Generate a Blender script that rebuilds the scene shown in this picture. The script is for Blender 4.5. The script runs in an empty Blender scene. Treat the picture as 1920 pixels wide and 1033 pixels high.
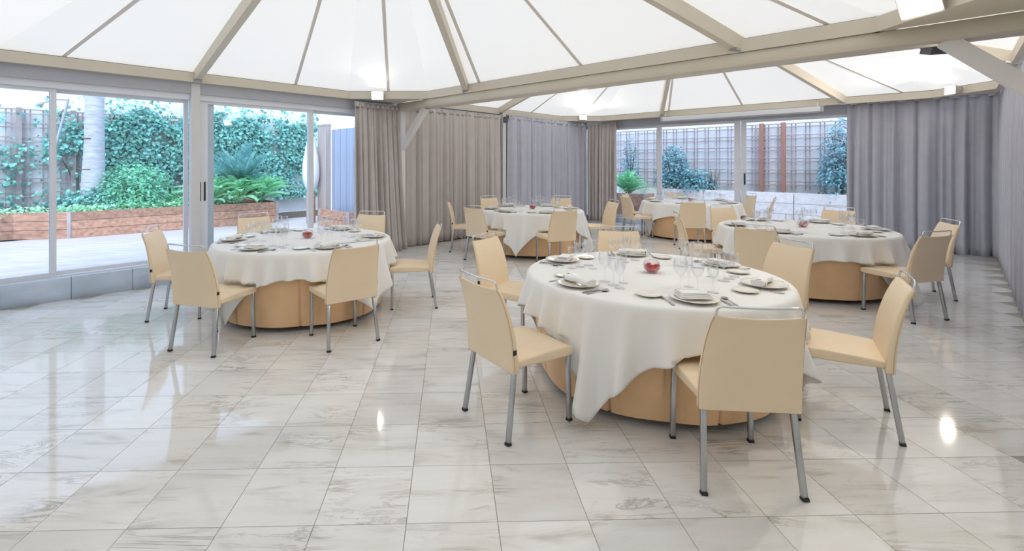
import bpy, bmesh, math, random
from mathutils import Vector, Matrix, noise
random.seed(7)
SC = bpy.context.scene
COL = SC.collection

# ------------------------------------------------------------------ camera
FPX, PCX, HOR, EYE = 903.0, 868.0, 307.3, 1.57
cam_d = bpy.data.cameras.new('camera'); cam = bpy.data.objects.new('camera', cam_d); COL.objects.link(cam)
cam.location = (0, 0, EYE); cam.rotation_euler = (math.pi/2, 0, 0)
cam_d.sensor_fit = 'HORIZONTAL'; cam_d.sensor_width = 36.0
cam_d.lens = 36.0*FPX/1920.0
cam_d.shift_x = (960.0-PCX)/1920.0; cam_d.shift_y = -(516.5-HOR)/1920.0
cam_d.clip_start = 0.05; cam_d.clip_end = 200
SC.camera = cam
# ------------------------------------------------------------------ sky, exposure
wd = bpy.data.worlds.new('sky'); SC.world = wd; wd.use_nodes = True
bg = wd.node_tree.nodes['Background']
bg.inputs['Color'].default_value = (0.63, 0.765, 1.0, 1); bg.inputs['Strength'].default_value = 2.95
sun_d = bpy.data.lights.new('sun', 'SUN'); sun = bpy.data.objects.new('sun', sun_d); COL.objects.link(sun)
sun_d.energy = 4.3; sun_d.angle = math.radians(40); sun_d.color = (1.0, 0.97, 0.92)
sun.rotation_euler = (math.radians(34), 0, 0); sun.location = (0, 0, 12)
SC.view_settings.view_transform = 'Standard'; SC.view_settings.look = 'None'
SC.view_settings.exposure = -0.45; SC.view_settings.gamma = 1.0; SC.view_settings.use_curve_mapping = False
SC.cycles.use_denoising = True
SC.cycles.max_bounces = 10; SC.cycles.diffuse_bounces = 5; SC.cycles.transparent_max_bounces = 40
SC.cycles.sample_clamp_indirect = 4.0
SC.cycles.caustics_reflective = False; SC.cycles.caustics_refractive = False

# ------------------------------------------------------------------ plan axes: u runs along the garden wall, v towards the garden
AU = math.radians(45.43)
UX, UY = math.sin(AU), math.cos(AU)
VX, VY = -math.cos(AU), math.sin(AU)
ROTU = math.atan2(UY, UX)
def W(u, v, z=0.0): return Vector((u*UX+v*VX, u*UY+v*VY, z))

# ------------------------------------------------------------------ materials
def nodes_of(name):
    m = bpy.data.materials.new(name); m.use_nodes = True
    nt = m.node_tree; return m, nt, nt.nodes['Principled BSDF']
def pm(name, col, rough=.5, metal=0.0, spec=.5, var=0.0, scale=8.0, bump=0.0, bscale=200.0, stretch=(1,1,1), sheen=0.0):
    m, nt, b = nodes_of(name); N = nt.nodes; L = nt.links
    b.inputs['Base Color'].default_value = (*col, 1); b.inputs['Roughness'].default_value = rough
    b.inputs['Metallic'].default_value = metal; b.inputs['Specular IOR Level'].default_value = spec
    if sheen: b.inputs['Sheen Weight'].default_value = sheen
    tc = N.new('ShaderNodeTexCoord'); mp = N.new('ShaderNodeMapping'); mp.inputs['Scale'].default_value = stretch
    L.new(tc.outputs['Object'], mp.inputs['Vector'])
    if var:
        n = N.new('ShaderNodeTexNoise'); n.inputs['Scale'].default_value = scale; n.inputs['Detail'].default_value = 4
        L.new(mp.outputs['Vector'], n.inputs['Vector'])
        r = N.new('ShaderNodeMapRange'); r.inputs['From Min'].default_value = .3; r.inputs['From Max'].default_value = .7
        r.inputs['To Min'].default_value = 1-var; r.inputs['To Max'].default_value = 1+var
        L.new(n.outputs['Fac'], r.inputs['Value'])
        oi = N.new('ShaderNodeObjectInfo'); r2 = N.new('ShaderNodeMapRange')
        r2.inputs['To Min'].default_value = 1-var*.5; r2.inputs['To Max'].default_value = 1+var*.5
        L.new(oi.outputs['Random'], r2.inputs['Value'])
        mu = N.new('ShaderNodeMath'); mu.operation = 'MULTIPLY'
        L.new(r.outputs['Result'], mu.inputs[0]); L.new(r2.outputs['Result'], mu.inputs[1])
        hs = N.new('ShaderNodeHueSaturation'); hs.inputs['Color'].default_value = (*col, 1)
        L.new(mu.outputs[0], hs.inputs['Value']); L.new(hs.outputs['Color'], b.inputs['Base Color'])
    if bump:
        n2 = N.new('ShaderNodeTexNoise'); n2.inputs['Scale'].default_value = bscale; n2.inputs['Detail'].default_value = 3
        L.new(mp.outputs['Vector'], n2.inputs['Vector'])
        bu = N.new('ShaderNodeBump'); bu.inputs['Strength'].default_value = bump; bu.inputs['Distance'].default_value = .01
        L.new(n2.outputs['Fac'], bu.inputs['Height']); L.new(bu.outputs['Normal'], b.inputs['Normal'])
    return m

M = {}
def build_mats():
    # marble tile
    m, nt, b = nodes_of('marble'); N = nt.nodes; L = nt.links
    tc = N.new('ShaderNodeTexCoord'); oi = N.new('ShaderNodeObjectInfo'); ge = N.new('ShaderNodeNewGeometry')
    ad = N.new('ShaderNodeMath'); ad.operation = 'ADD'; L.new(oi.outputs['Random'], ad.inputs[0]); L.new(ge.outputs['Random Per Island'], ad.inputs[1])
    of = N.new('ShaderNodeVectorMath'); of.operation = 'SCALE'; of.inputs[0].default_value = (37.0, 53.0, 71.0); L.new(ad.outputs[0], of.inputs['Scale'])
    va = N.new('ShaderNodeVectorMath'); va.operation = 'ADD'; L.new(tc.outputs['Object'], va.inputs[0]); L.new(of.outputs['Vector'], va.inputs[1])
    mp = N.new('ShaderNodeMapping'); mp.inputs['Scale'].default_value = (.55, 3.2, 1); mp.inputs['Rotation'].default_value = (0, 0, .10); L.new(va.outputs['Vector'], mp.inputs['Vector'])
    n1 = N.new('ShaderNodeTexNoise'); n1.inputs['Scale'].default_value = 3.2; n1.inputs['Detail'].default_value = 7; n1.inputs['Roughness'].default_value = .62; n1.inputs['Distortion'].default_value = .6
    L.new(mp.outputs['Vector'], n1.inputs['Vector'])
    # veins: narrow band around 0.5
    r1 = N.new('ShaderNodeValToRGB'); e = r1.color_ramp.elements
    e[0].position = .30; e[0].color = (.64, .61, .56, 1); e[1].position = .62; e[1].color = (.90, .895, .88, 1)
    x = r1.color_ramp.elements.new(.40); x.color = (.82, .81, .785, 1); x = r1.color_ramp.elements.new(.48); x.color = (.87, .862, .84, 1)
    L.new(n1.outputs['Fac'], r1.inputs['Fac'])
    n2 = N.new('ShaderNodeTexNoise'); n2.inputs['Scale'].default_value = 1.9; n2.inputs['Detail'].default_value = 9; n2.inputs['Roughness'].default_value = .68; n2.inputs['Distortion'].default_value = 1.1
    L.new(mp.outputs['Vector'], n2.inputs['Vector'])
    r2 = N.new('ShaderNodeValToRGB'); e = r2.color_ramp.elements
    e[0].position = .474; e[0].color = (0, 0, 0, 1); e[1].position = .526; e[1].color = (0, 0, 0, 1)
    x = r2.color_ramp.elements.new(.5); x.color = (1, 1, 1, 1)
    L.new(n2.outputs['Fac'], r2.inputs['Fac'])
    n3 = N.new('ShaderNodeTexNoise'); n3.inputs['Scale'].default_value = 2.2; L.new(va.outputs['Vector'], n3.inputs['Vector'])
    r3 = N.new('ShaderNodeMapRange'); r3.inputs['From Min'].default_value = .45; r3.inputs['From Max'].default_value = .72; r3.inputs['To Max'].default_value = .85; L.new(n3.outputs['Fac'], r3.inputs['Value'])
    mm = N.new('ShaderNodeMath'); mm.operation = 'MULTIPLY'; L.new(r2.outputs['Color'], mm.inputs[0]); L.new(r3.outputs['Result'], mm.inputs[1])
    mx = N.new('ShaderNodeMix'); mx.data_type = 'RGBA'; mx.inputs['B'].default_value = (.34, .30, .25, 1)
    L.new(mm.outputs[0], mx.inputs['Factor']); L.new(r1.outputs['Color'], mx.inputs['A'])
    hs = N.new('ShaderNodeHueSaturation'); rr = N.new('ShaderNodeMapRange'); rr.inputs['To Min'].default_value = .90; rr.inputs['To Max'].default_value = 1.03
    fr = N.new('ShaderNodeMath'); fr.operation = 'FRACT'; L.new(ad.outputs[0], fr.inputs[0]); L.new(fr.outputs[0], rr.inputs['Value'])
    L.new(rr.outputs['Result'], hs.inputs['Value']); L.new(mx.outputs['Result'], hs.inputs['Color'])
    L.new(hs.outputs['Color'], b.inputs['Base Color'])
    b.inputs['Roughness'].default_value = .065; b.inputs['Specular IOR Level'].default_value = .6
    M['marble'] = m
    M['grout'] = pm('grout', (.42, .39, .35), .8, var=.1)
    M['kerb'] = pm('kerb_marble', (.56, .64, .75), .3, var=.12, scale=2.5, stretch=(1, 1, 3))
    M['leather'] = pm('cream_leather', (.88, .715, .505), .42, spec=.4, var=.03, scale=3, bump=.08, bscale=350)
    M['stitch'] = pm('leather_piping', (.62, .48, .31), .5)
    M['steel'] = pm('satin_steel', (.50, .52, .55), .34, metal=1.0)
    M['chrome'] = pm('chrome', (.72, .73, .75), .10, metal=1.0)
    M['black'] = pm('black_plastic', (.02, .02, .022), .5)
    M['cloth'] = pm('white_linen', (.89, .885, .87), .85, spec=.2, var=.015, scale=3, bump=.15, bscale=500, sheen=.1)
    M['napkin'] = pm('napkin_linen', (.90, .895, .88), .9, spec=.2, bump=.25, bscale=300)
    M['skirt'] = pm('tan_suede', (.84, .555, .32), .85, spec=.2, var=.07, scale=4, bump=.1, bscale=250, sheen=.3)
    M['china'] = pm('cream_china', (.84, .80, .70), .15, spec=.5)
    M['cutlery'] = pm('polished_cutlery', (.42, .41, .40), .2, metal=1.0)
    M['red'] = pm('red_petals', (.62, .035, .03), .6, var=.25, scale=60, bump=.3, bscale=120)
    M['wax'] = pm('candle_wax', (.85, .6, .3), .5)
    M['beam'] = pm('painted_beam', (.68, .62, .51), .45, var=.02, scale=2)
    M['brace'] = pm('pale_painted_steel', (.82, .80, .78), .45, var=.02, scale=2)
    M['post_shaded'] = pm('cream_paint_shade_toned', (.70, .69, .69), .45, var=.02, scale=2)  # cream posts: the shade on them is put into this greyer colour
    M['alu'] = pm('grey_aluminium', (.46, .47, .52), .35, var=.02, scale=3)
    M['white_alu'] = pm('white_aluminium', (.76, .78, .82), .35)
    M['blackcord'] = pm('dark_edge_cord', (.07, .05, .03), .7)
    M['plaster'] = pm('white_plaster', (.86, .85, .82), .8, var=.02, scale=2, bump=.1, bscale=60)
    M['gwall'] = pm('garden_render', (.90, .91, .94), .9, var=.02, scale=1.5, bump=.05, bscale=40)
    M['trellis'] = pm('weathered_trellis', (.42, .37, .37), .8, var=.2, scale=6)
    M['trellis2'] = pm('grey_trellis', (.38, .32, .34), .8, var=.2, scale=6)
    M['redpost'] = pm('red_brown_post', (.36, .17, .13), .7, var=.15, scale=8, stretch=(4, 4, .6))
    M['planter'] = pm('planter_wood', (.50, .285, .20), .7, var=.3, scale=3, stretch=(1, 6, 6), bump=.3, bscale=60)
    M['planterw'] = pm('overexposed_pale_wood', (.84, .82, .84), .7, var=.1, scale=3, stretch=(1, 6, 6), bump=.2, bscale=40)  # pale weathered planks, with overexposure put into the near-white colour
    M['soil'] = pm('soil', (.09, .065, .05), .95, var=.4, scale=20, bump=.6, bscale=40)
    M['deck'] = pm('pale_decking', (.52, .49, .52), .6, var=.1, scale=2, stretch=(1, 6, 1), bump=.1, bscale=60)
    M['bark'] = pm('pale_palm_bark', (.50, .52, .58), .85, var=.2, scale=5, stretch=(1, 1, 4), bump=.5, bscale=14)
    M['stem'] = pm('brown_stem', (.16, .11, .07), .8, var=.2)
    M['bluefence'] = pm('blue_grey_boards', (.36, .42, .55), .7, var=.12, scale=3, stretch=(5, 5, .5))
    M['pillar'] = pm('timber_pillar', (.48, .42, .40), .8, var=.1, scale=3, stretch=(5, 5, .6))
    M['lampwhite'] = pm('white_resin', (.88, .89, .92), .35)
    M['housing'] = pm('lamp_housing', (.55, .52, .48), .4, metal=.3)
    M['darkhousing'] = pm('dark_lamp_housing', (.10, .10, .11), .45)
    # curtain: woven grey cloth, lets a little light through
    for nm, col in (('curtain', (.56, .51, .487)), ('curtain_cool', (.53, .535, .61))):
        m = pm(nm, col, .75, spec=.25, var=.04, scale=5, bump=.12, bscale=300, sheen=.3); M[nm] = m
    # leaves: the blue outdoor haze is mixed into the greens
    def leaf(nm, col, var=.35, tr=.35):
        m = pm(nm, col, .5, spec=.35); nt = m.node_tree; N = nt.nodes; L = nt.links; b = N['Principled BSDF']
        ge = N.new('ShaderNodeNewGeometry'); hs = N.new('ShaderNodeHueSaturation'); hs.inputs['Color'].default_value = (*col, 1)
        r = N.new('ShaderNodeMapRange'); r.inputs['To Min'].default_value = 1-var; r.inputs['To Max'].default_value = 1+var
        L.new(ge.outputs['Random Per Island'], r.inputs['Value']); L.new(r.outputs['Result'], hs.inputs['Value'])
        r2 = N.new('ShaderNodeMapRange'); r2.inputs['To Min'].default_value = .48; r2.inputs['To Max'].default_value = .53
        mu = N.new('ShaderNodeMath'); mu.operation = 'MULTIPLY'; mu.inputs[1].default_value = 7.31
        fr = N.new('ShaderNodeMath'); fr.operation = 'FRACT'
        L.new(ge.outputs['Random Per Island'], mu.inputs[0]); L.new(mu.outputs[0], fr.inputs[0]); L.new(fr.outputs[0], r2.inputs['Value']); L.new(r2.outputs['Result'], hs.inputs['Hue'])
        L.new(hs.outputs['Color'], b.inputs['Base Color'])
        t = N.new('ShaderNodeBsdfTranslucent'); L.new(hs.outputs['Color'], t.inputs['Color'])
        mx = N.new('ShaderNodeMixShader'); mx.inputs[0].default_value = tr
        L.new(b.outputs[0], mx.inputs[1]); L.new(t.outputs[0], mx.inputs[2]); L.new(mx.outputs[0], N['Material Output'].inputs['Surface'])
        M[nm] = m
    leaf('ivy', (.24, .56, .50), .55)
    leaf('shrub', (.25, .66, .45), .4)
    leaf('shrub2', (.20, .46, .52), .5)
    leaf('cycad', (.24, .54, .53), .25)
    leaf('fern', (.34, .74, .46), .3)
    leaf('cover', (.42, .78, .52), .4)
    # membrane
    m, nt, b = nodes_of('roof_membrane'); N = nt.nodes; L = nt.links
    b.inputs['Base Color'].default_value = (.88, .87, .84, 1); b.inputs['Roughness'].default_value = .6; b.inputs['Specular IOR Level'].default_value = .2
    t = N.new('ShaderNodeBsdfTranslucent'); t.inputs['Color'].default_value = (.90, .815, .70, 1)
    mx = N.new('ShaderNodeMixShader'); mx.inputs[0].default_value = .33
    tc = N.new('ShaderNodeTexCoord'); n = N.new('ShaderNodeTexNoise'); n.inputs['Scale'].default_value = 1.3; n.inputs['Detail'].default_value = 2
    bu = N.new('ShaderNodeBump'); bu.inputs['Strength'].default_value = .25; bu.inputs['Distance'].default_value = .05
    L.new(tc.outputs['Object'], n.inputs['Vector']); L.new(n.outputs['Fac'], bu.inputs['Height']); L.new(bu.outputs['Normal'], b.inputs['Normal'])
    L.new(b.outputs[0], mx.inputs[1]); L.new(t.outputs[0], mx.inputs[2]); L.new(mx.outputs[0], N['Material Output'].inputs['Surface'])
    M['membrane'] = m
    m2 = m.copy(); m2.name = 'seam_fabric'; M['seam'] = m2
    for n_ in m2.node_tree.nodes:
        if n_.type == 'MIX_SHADER': n_.inputs[0].default_value = .23
        if n_.type == 'BSDF_TRANSLUCENT': n_.inputs['Color'].default_value = (.86, .70, .58, 1)
    # thin glass: panes and glassware
    def glass(nm, tint, lo, hi, rough=0.0, gcol=(1, 1, 1)):
        m = bpy.data.materials.new(nm); m.use_nodes = True; nt = m.node_tree; N = nt.nodes; L = nt.links
        N.remove(N['Principled BSDF'])
        tr = N.new('ShaderNodeBsdfTransparent'); tr.inputs['Color'].default_value = (*tint, 1)
        gl = N.new('ShaderNodeBsdfGlossy'); gl.inputs['Roughness'].default_value = rough; gl.inputs['Color'].default_value = (*gcol, 1)
        lw = N.new('ShaderNodeLayerWeight'); lw.inputs['Blend'].default_value = .35
        r = N.new('ShaderNodeMapRange'); r.inputs['To Min'].default_value = lo; r.inputs['To Max'].default_value = hi
        L.new(lw.outputs['Facing'], r.inputs['Value'])
        mx = N.new('ShaderNodeMixShader'); L.new(r.outputs['Result'], mx.inputs[0]); L.new(tr.outputs[0], mx.inputs[1]); L.new(gl.outputs[0], mx.inputs[2])
        L.new(mx.outputs[0], N['Material Output'].inputs['Surface']); M[nm] = m
    glass('pane', (.93, .965, .99), .02, .25)
    glass('glassware', (.98, .983, .987), .015, .52, .01, (.98, .98, 1.0))
    # lamp glass
    m = bpy.data.materials.new('lamp_glass'); m.use_nodes = True; nt = m.node_tree; N = nt.nodes
    b = N['Principled BSDF']; b.inputs['Base Color'].default_value = (1, .9, .75, 1)
    b.inputs['Emission Color'].default_value = (1, .90, .74, 1); b.inputs['Emission Strength'].default_value = 14.0
    M['lampglass'] = m
build_mats()

# ------------------------------------------------------------------ mesh helpers
class MB:
    def __init__(s): s.v = []; s.f = []; s.sm = []
    def add(s, vs, fs, smooth=False):
        o = len(s.v); s.v += [tuple(p) for p in vs]
        for f in fs: s.f.append(tuple(i+o for i in f)); s.sm.append(smooth)
        return s
    def box(s, lo, hi):
        x0, y0, z0 = lo; x1, y1, z1 = hi
        return s.add([(x0,y0,z0),(x1,y0,z0),(x1,y1,z0),(x0,y1,z0),(x0,y0,z1),(x1,y0,z1),(x1,y1,z1),(x0,y1,z1)],
              [(0,3,2,1),(4,5,6,7),(0,1,5,4),(1,2,6,5),(2,3,7,6),(3,0,4,7)])
    def bar(s, p0, p1, w, h, up=(0, 0, 1), w1=None, h1=None):
        p0 = Vector(p0); p1 = Vector(p1); d = (p1-p0).normalized(); up = Vector(up)
        sd = d.cross(up)
        if sd.length < 1e-5: sd = d.cross(Vector((1, 0, 0)))
        sd.normalize(); u = sd.cross(d).normalized(); w1 = w1 or w; h1 = h1 or h
        vs = []
        for p, a, b in ((p0, w, h), (p1, w1, h1)):
            for i, j in ((-1,-1),(1,-1),(1,1),(-1,1)): vs.append(p+sd*(i*a/2)+u*(j*b/2))
        return s.add(vs, [(0,1,2,3),(7,6,5,4),(0,4,5,1),(1,5,6,2),(2,6,7,3),(3,7,4,0)])
    def tube(s, pts, r, n=8, cap=True, radii=None):
        pts = [Vector(p) for p in pts]; rings = []; prev = None
        for i, p in enumerate(pts):
            d = (pts[min(i+1, len(pts)-1)]-pts[max(i-1, 0)]).normalized()
            if prev is None:
                a = d.cross(Vector((0, 0, 1)))
                if a.length < 1e-4: a = d.cross(Vector((1, 0, 0)))
                a.normalize()
            else: a = (prev-d*prev.dot(d)).normalized()
            prev = a; b = d.cross(a); rr = radii[i] if radii else r
            rings.append([p+a*(rr*math.cos(2*math.pi*k/n))+b*(rr*math.sin(2*math.pi*k/n)) for k in range(n)])
        vs = [q for g in rings for q in g]; fs = []
        for i in range(len(pts)-1):
            for k in range(n):
                fs.append((i*n+k, i*n+(k+1) % n, (i+1)*n+(k+1) % n, (i+1)*n+k))
        s.add(vs, fs, True)
        if cap:
            s.add(rings[0], [tuple(range(n))[::-1]]); s.add(rings[-1], [tuple(range(n))])
        return s
    def lathe(s, prof, n=20, c=(0, 0, 0), smooth=True):
        vs = []; fs = []; m = len(prof)
        for (r, z) in prof:
            for k in range(n):
                a = 2*math.pi*k/n; vs.append((c[0]+r*math.cos(a), c[1]+r*math.sin(a), c[2]+z))
        for i in range(m-1):
            for k in range(n):
                fs.append((i*n+k, i*n+(k+1) % n, (i+1)*n+(k+1) % n, (i+1)*n+k))
        return s.add(vs, fs, smooth)
    def grid(s, fn, nu, nv, smooth=True, closed=False):
        vs = [fn(i/nu, j/nv) for j in range(nv+1) for i in range(nu+1)]
        fs = [(j*(nu+1)+i, j*(nu+1)+i+1, (j+1)*(nu+1)+i+1, (j+1)*(nu+1)+i) for j in range(nv) for i in range(nu)]
        return s.add(vs, fs, smooth)
    def mesh(s, name, mat):
        me = bpy.data.meshes.new(name); me.from_pydata(s.v, [], s.f); me.update()
        me.polygons.foreach_set('use_smooth', s.sm)
        if mat: me.materials.append(M[mat])
        return me
    def obj(s, name, mat, parent=None, loc=None, rz=0.0, bevel=0.0, seg=2):
        me = s.mesh(name, mat)
        if bevel: bevel_mesh(me, bevel, seg)
        return link(name, me, parent, loc, rz)
def bevel_mesh(me, w, seg=2, smooth=True):
    bm = bmesh.new(); bm.from_mesh(me)
    bmesh.ops.recalc_face_normals(bm, faces=bm.faces)
    es = [e for e in bm.edges if len(e.link_faces) == 2 and e.calc_face_angle(0) > .5]
    bmesh.ops.bevel(bm, geom=es, offset=w, segments=seg, profile=.6, affect='EDGES', clamp_overlap=True)
    for f in bm.faces: f.smooth = smooth
    bm.to_mesh(me); bm.free()
def link(name, data, parent=None, loc=None, rz=0.0):
    o = bpy.data.objects.new(name, data); COL.objects.link(o)
    if parent: o.parent = parent
    if loc is not None: o.location = loc
    if rz: o.rotation_euler = (0, 0, rz)
    return o
def tag(o, label, cat=None, group=None, kind=None):
    o['label'] = label
    if cat: o['category'] = cat
    if group: o['group'] = group
    if kind: o['kind'] = kind
    return o
def empty(name, loc=(0, 0, 0), rz=0.0):
    o = link(name, None, None, loc, rz); o.empty_display_size = .2; return o
def struct(name, label=None, loc=(0, 0, 0), rz=0.0):
    o = empty(name, loc, rz); o['kind'] = 'structure'
    if label: o['label'] = label
    return o
def copy_tree(o, parent=None):
    c = o.copy(); COL.objects.link(c); c.parent = parent
    for ch in list(o.children): copy_tree(ch, c)
    return c
def uvbox(mb, u0, u1, v0, v1, z0, z1):
    P = [W(u0,v0,z0),W(u1,v0,z0),W(u1,v1,z0),W(u0,v1,z0),W(u0,v0,z1),W(u1,v0,z1),W(u1,v1,z1),W(u0,v1,z1)]
    return mb.add(P, [(0,3,2,1),(4,5,6,7),(0,1,5,4),(1,2,6,5),(2,3,7,6),(3,0,4,7)])
def ubox(name, mat, parent, u0, u1, v0, v1, z0, z1, bevel=0.0):
    return uvbox(MB(), u0, u1, v0, v1, z0, z1).obj(name, mat, parent, bevel=bevel, seg=1)

# ================================================================== FLOOR
T0 = math.radians(-1.52); TS = .4
def build_floor():
    fl = struct('floor', 'white grey-veined polished marble tile floor')
    base = MB(); uvbox(base, -1.0, 12.35, -.75, 7.42, -.12, -.003)
    base.obj('grout_bed', 'grout', fl)
    tx, ty = Vector((math.cos(T0), -math.sin(T0)*-1, 0)), None
    ex = Vector((math.cos(-T0), math.sin(-T0), 0)); ey = Vector((math.sin(T0), math.cos(T0), 0))
    ex = Vector((ey.y, -ey.x, 0))
    o0 = Vector((.557, 1.956, 0)); row0 = 2.123-1.956
    tiles = []
    for i in range(-40, 41):
        for j in range(-20, 55):
            c = o0+ex*((i+.5)*TS)+ey*(row0+(j+.5)*TS)
            u = c.x*UX+c.y*UY; v = c.x*VX+c.y*VY
            if -.75 < u < 12.1 and -.5 < v < 7.2:
                area = 0
                if c.y > .8:
                    px = PCX+FPX*c.x/c.y; py = HOR+FPX*EYE/c.y
                    if -60 < px < 1980 and py < 1090: area = 1/c.y**3
                tiles.append((area, c))
    tiles.sort(key=lambda t: -t[0])
    h = TS/2-.0017
    mb = MB().box((-h, -h, -.012), (h, h, 0)); me = mb.mesh('tile', 'marble')
    rz = math.atan2(ex.y, ex.x)
    for a, c in tiles[:300]:
        link('tile', me, fl, (c.x, c.y, 0), rz)
    st = MB()
    for a, c in tiles[300:]:
        vs = []
        for z in (-.012, 0):
            for sx, sy in ((-h,-h),(h,-h),(h,h),(-h,h)): vs.append(c+ex*sx+ey*sy+Vector((0, 0, z)))
        st.add(vs, [(0,3,2,1),(4,5,6,7),(0,1,5,4),(1,2,6,5),(2,3,7,6),(3,0,4,7)])
    o = st.obj('far_tiles', 'marble', fl); o['kind'] = 'stuff'
build_floor()

# ================================================================== TENT FRAMES + MEMBRANES
def lerp(a, b, t): return a+(b-a)*t
def build_tent(name, u0, u1, v0, v1, c, z, hips, apex, za, seams, posts, roof_label, frame_label):
    fr = struct(name, frame_label)
    poly = [(u0+c,v1),(u1-c,v1),(u1,v1-c),(u1,v0+c),(u1-c,v0),(u0+c,v0),(u0,v0+c),(u0,v1-c)]
    n = len(poly)
    for i in range(n):
        a, b = poly[i], poly[(i+1) % n]
        MB().bar(W(*a, z-.062), W(*b, z-.062), .11, .124).obj('eave_beam', 'beam', fr)
        MB().bar(W(*a, z+.006), W(*b, z+.006), .03, .012).obj('edge_cord', 'blackcord', fr)
    A = W(*apex, za)
    for h in hips:
        f = W(*h, z-.04)
        p1 = f.lerp(A+Vector((0, 0, -.13)), .97)
        r = MB().bar(f, p1, .085, .15).obj('rafter', 'beam', fr)
        d = (p1-f).normalized()
        pl = MB().bar(f+d*.0+Vector((0, 0, -.085)), f+d*.10+Vector((0, 0, -.085)), .10, .02).obj('bolt_plate', 'steel', r)
    MB().lathe([(0, -.2), (.16, -.2), (.16, .05), (0, .05)], 16, A).obj('crown_ring', 'beam', fr)
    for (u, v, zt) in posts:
        ubox('post', 'post_shaded', fr, u-.055, u+.055, v-.055, v+.055, 0, zt)
    # corner soffits
    for (cu, cv, su, sv) in ((u1, v1, -1, -1), (u1, v0, -1, 1), (u0, v0, 1, 1), (u0, v1, 1, -1)):
        a = (cu+su*c, cv); b = (cu, cv+sv*c); k = (cu, cv)
        vs = [W(*p, z-.115) for p in (a, b, k)]+[W(*p, z-.095) for p in (a, b, k)]
        MB().add(vs, [(0,1,2),(5,4,3),(0,3,4,1),(1,4,5,2),(2,5,3,0)]).obj('corner_soffit', 'beam', fr)
    # membrane
    ce = struct('ceiling', roof_label)
    pts = sorted([(math.atan2(p[1]-apex[1], p[0]-apex[0]), p) for p in poly+list(hips)])
    ring = [p for _, p in pts]
    for i in range(len(ring)):
        a = W(*ring[i], z+.012); b = W(*ring[(i+1) % len(ring)], z+.012)
        if (a-b).length < .02: continue
        def fn(s, t, a=a, b=b):
            e = a.lerp(b, s); p = e.lerp(A, t*.985)
            p.z -= .05*math.sin(math.pi*s)*math.sin(math.pi*min(1, t*1.4+.0))*0.5*(1-t)
            return p
        MB().grid(fn, 8, 14).obj('membrane_panel', 'membrane', ce)
    for s_ in seams:
        f = W(*s_, z+.006); e = f.lerp(A, .97)
        dn = Vector((0, 0, -.008))
        MB().bar(f+dn, e+dn, .045, .004).obj('seam_band', 'seam', ce)
    return fr, poly
LT = dict(u0=-.9, u1=5.3, v0=-.53, v1=7.17)
build_tent('tent_frame', -.9, 5.3, -.53, 7.17, .95, 2.79,
    [(2.0,7.17),(5.3,5.3),(5.3,1.47),(2.4,-.53),(-.9,1.45),(-.9,5.3)], (2.24,3.32), 4.41,
    [(.6,7.17),(3.4,7.17),(4.825,6.695),(5.3,5.02),(5.3,3.25),(5.3,.75),(-.9,3.3),(1.0,-.53)],
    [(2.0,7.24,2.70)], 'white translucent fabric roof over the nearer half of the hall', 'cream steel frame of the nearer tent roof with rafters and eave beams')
fr2, _ = build_tent('tent_frame', 5.5, 11.7, -.53, 7.35, .75, 2.84,
    [(8.4,7.35),(11.7,4.98),(11.7,1.45),(8.4,-.53),(5.5,1.4),(5.5,4.9)], (8.5,3.25), 4.42,
    [(7.2,7.35),(9.6,7.35),(11.7,4.8),(11.7,3.2),(11.7,.6),(11.35,6.97),(5.5,3.2)],
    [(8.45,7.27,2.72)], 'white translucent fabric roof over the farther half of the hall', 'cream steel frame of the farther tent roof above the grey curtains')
sb = struct('trim_1', 'heavy cream beam crossing the hall between the two tent roofs')
ubox('beam_box', 'beam', sb, 5.27, 5.55, -.60, 7.05, 2.535, 2.665, .006)
ubox('beam_shelf', 'beam', sb, 5.40, 5.44, -.60, 7.05, 2.66, 2.80)
ubox('post', 'brace', sb, 5.36, 5.46, 7.05, 7.15, 0, 2.54)
ubox('post', 'beam', sb, 5.36, 5.46, -.66, -.56, 0, 2.54)
MB().bar(W(5.41, 7.08, 1.86), W(5.41, 6.40, 2.55), .10, .10).obj('brace', 'brace', sb)
MB().bar(W(5.41, -.62, 1.90), W(5.41, .04, 2.55), .10, .12).obj('brace', 'brace', sb)

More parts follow.
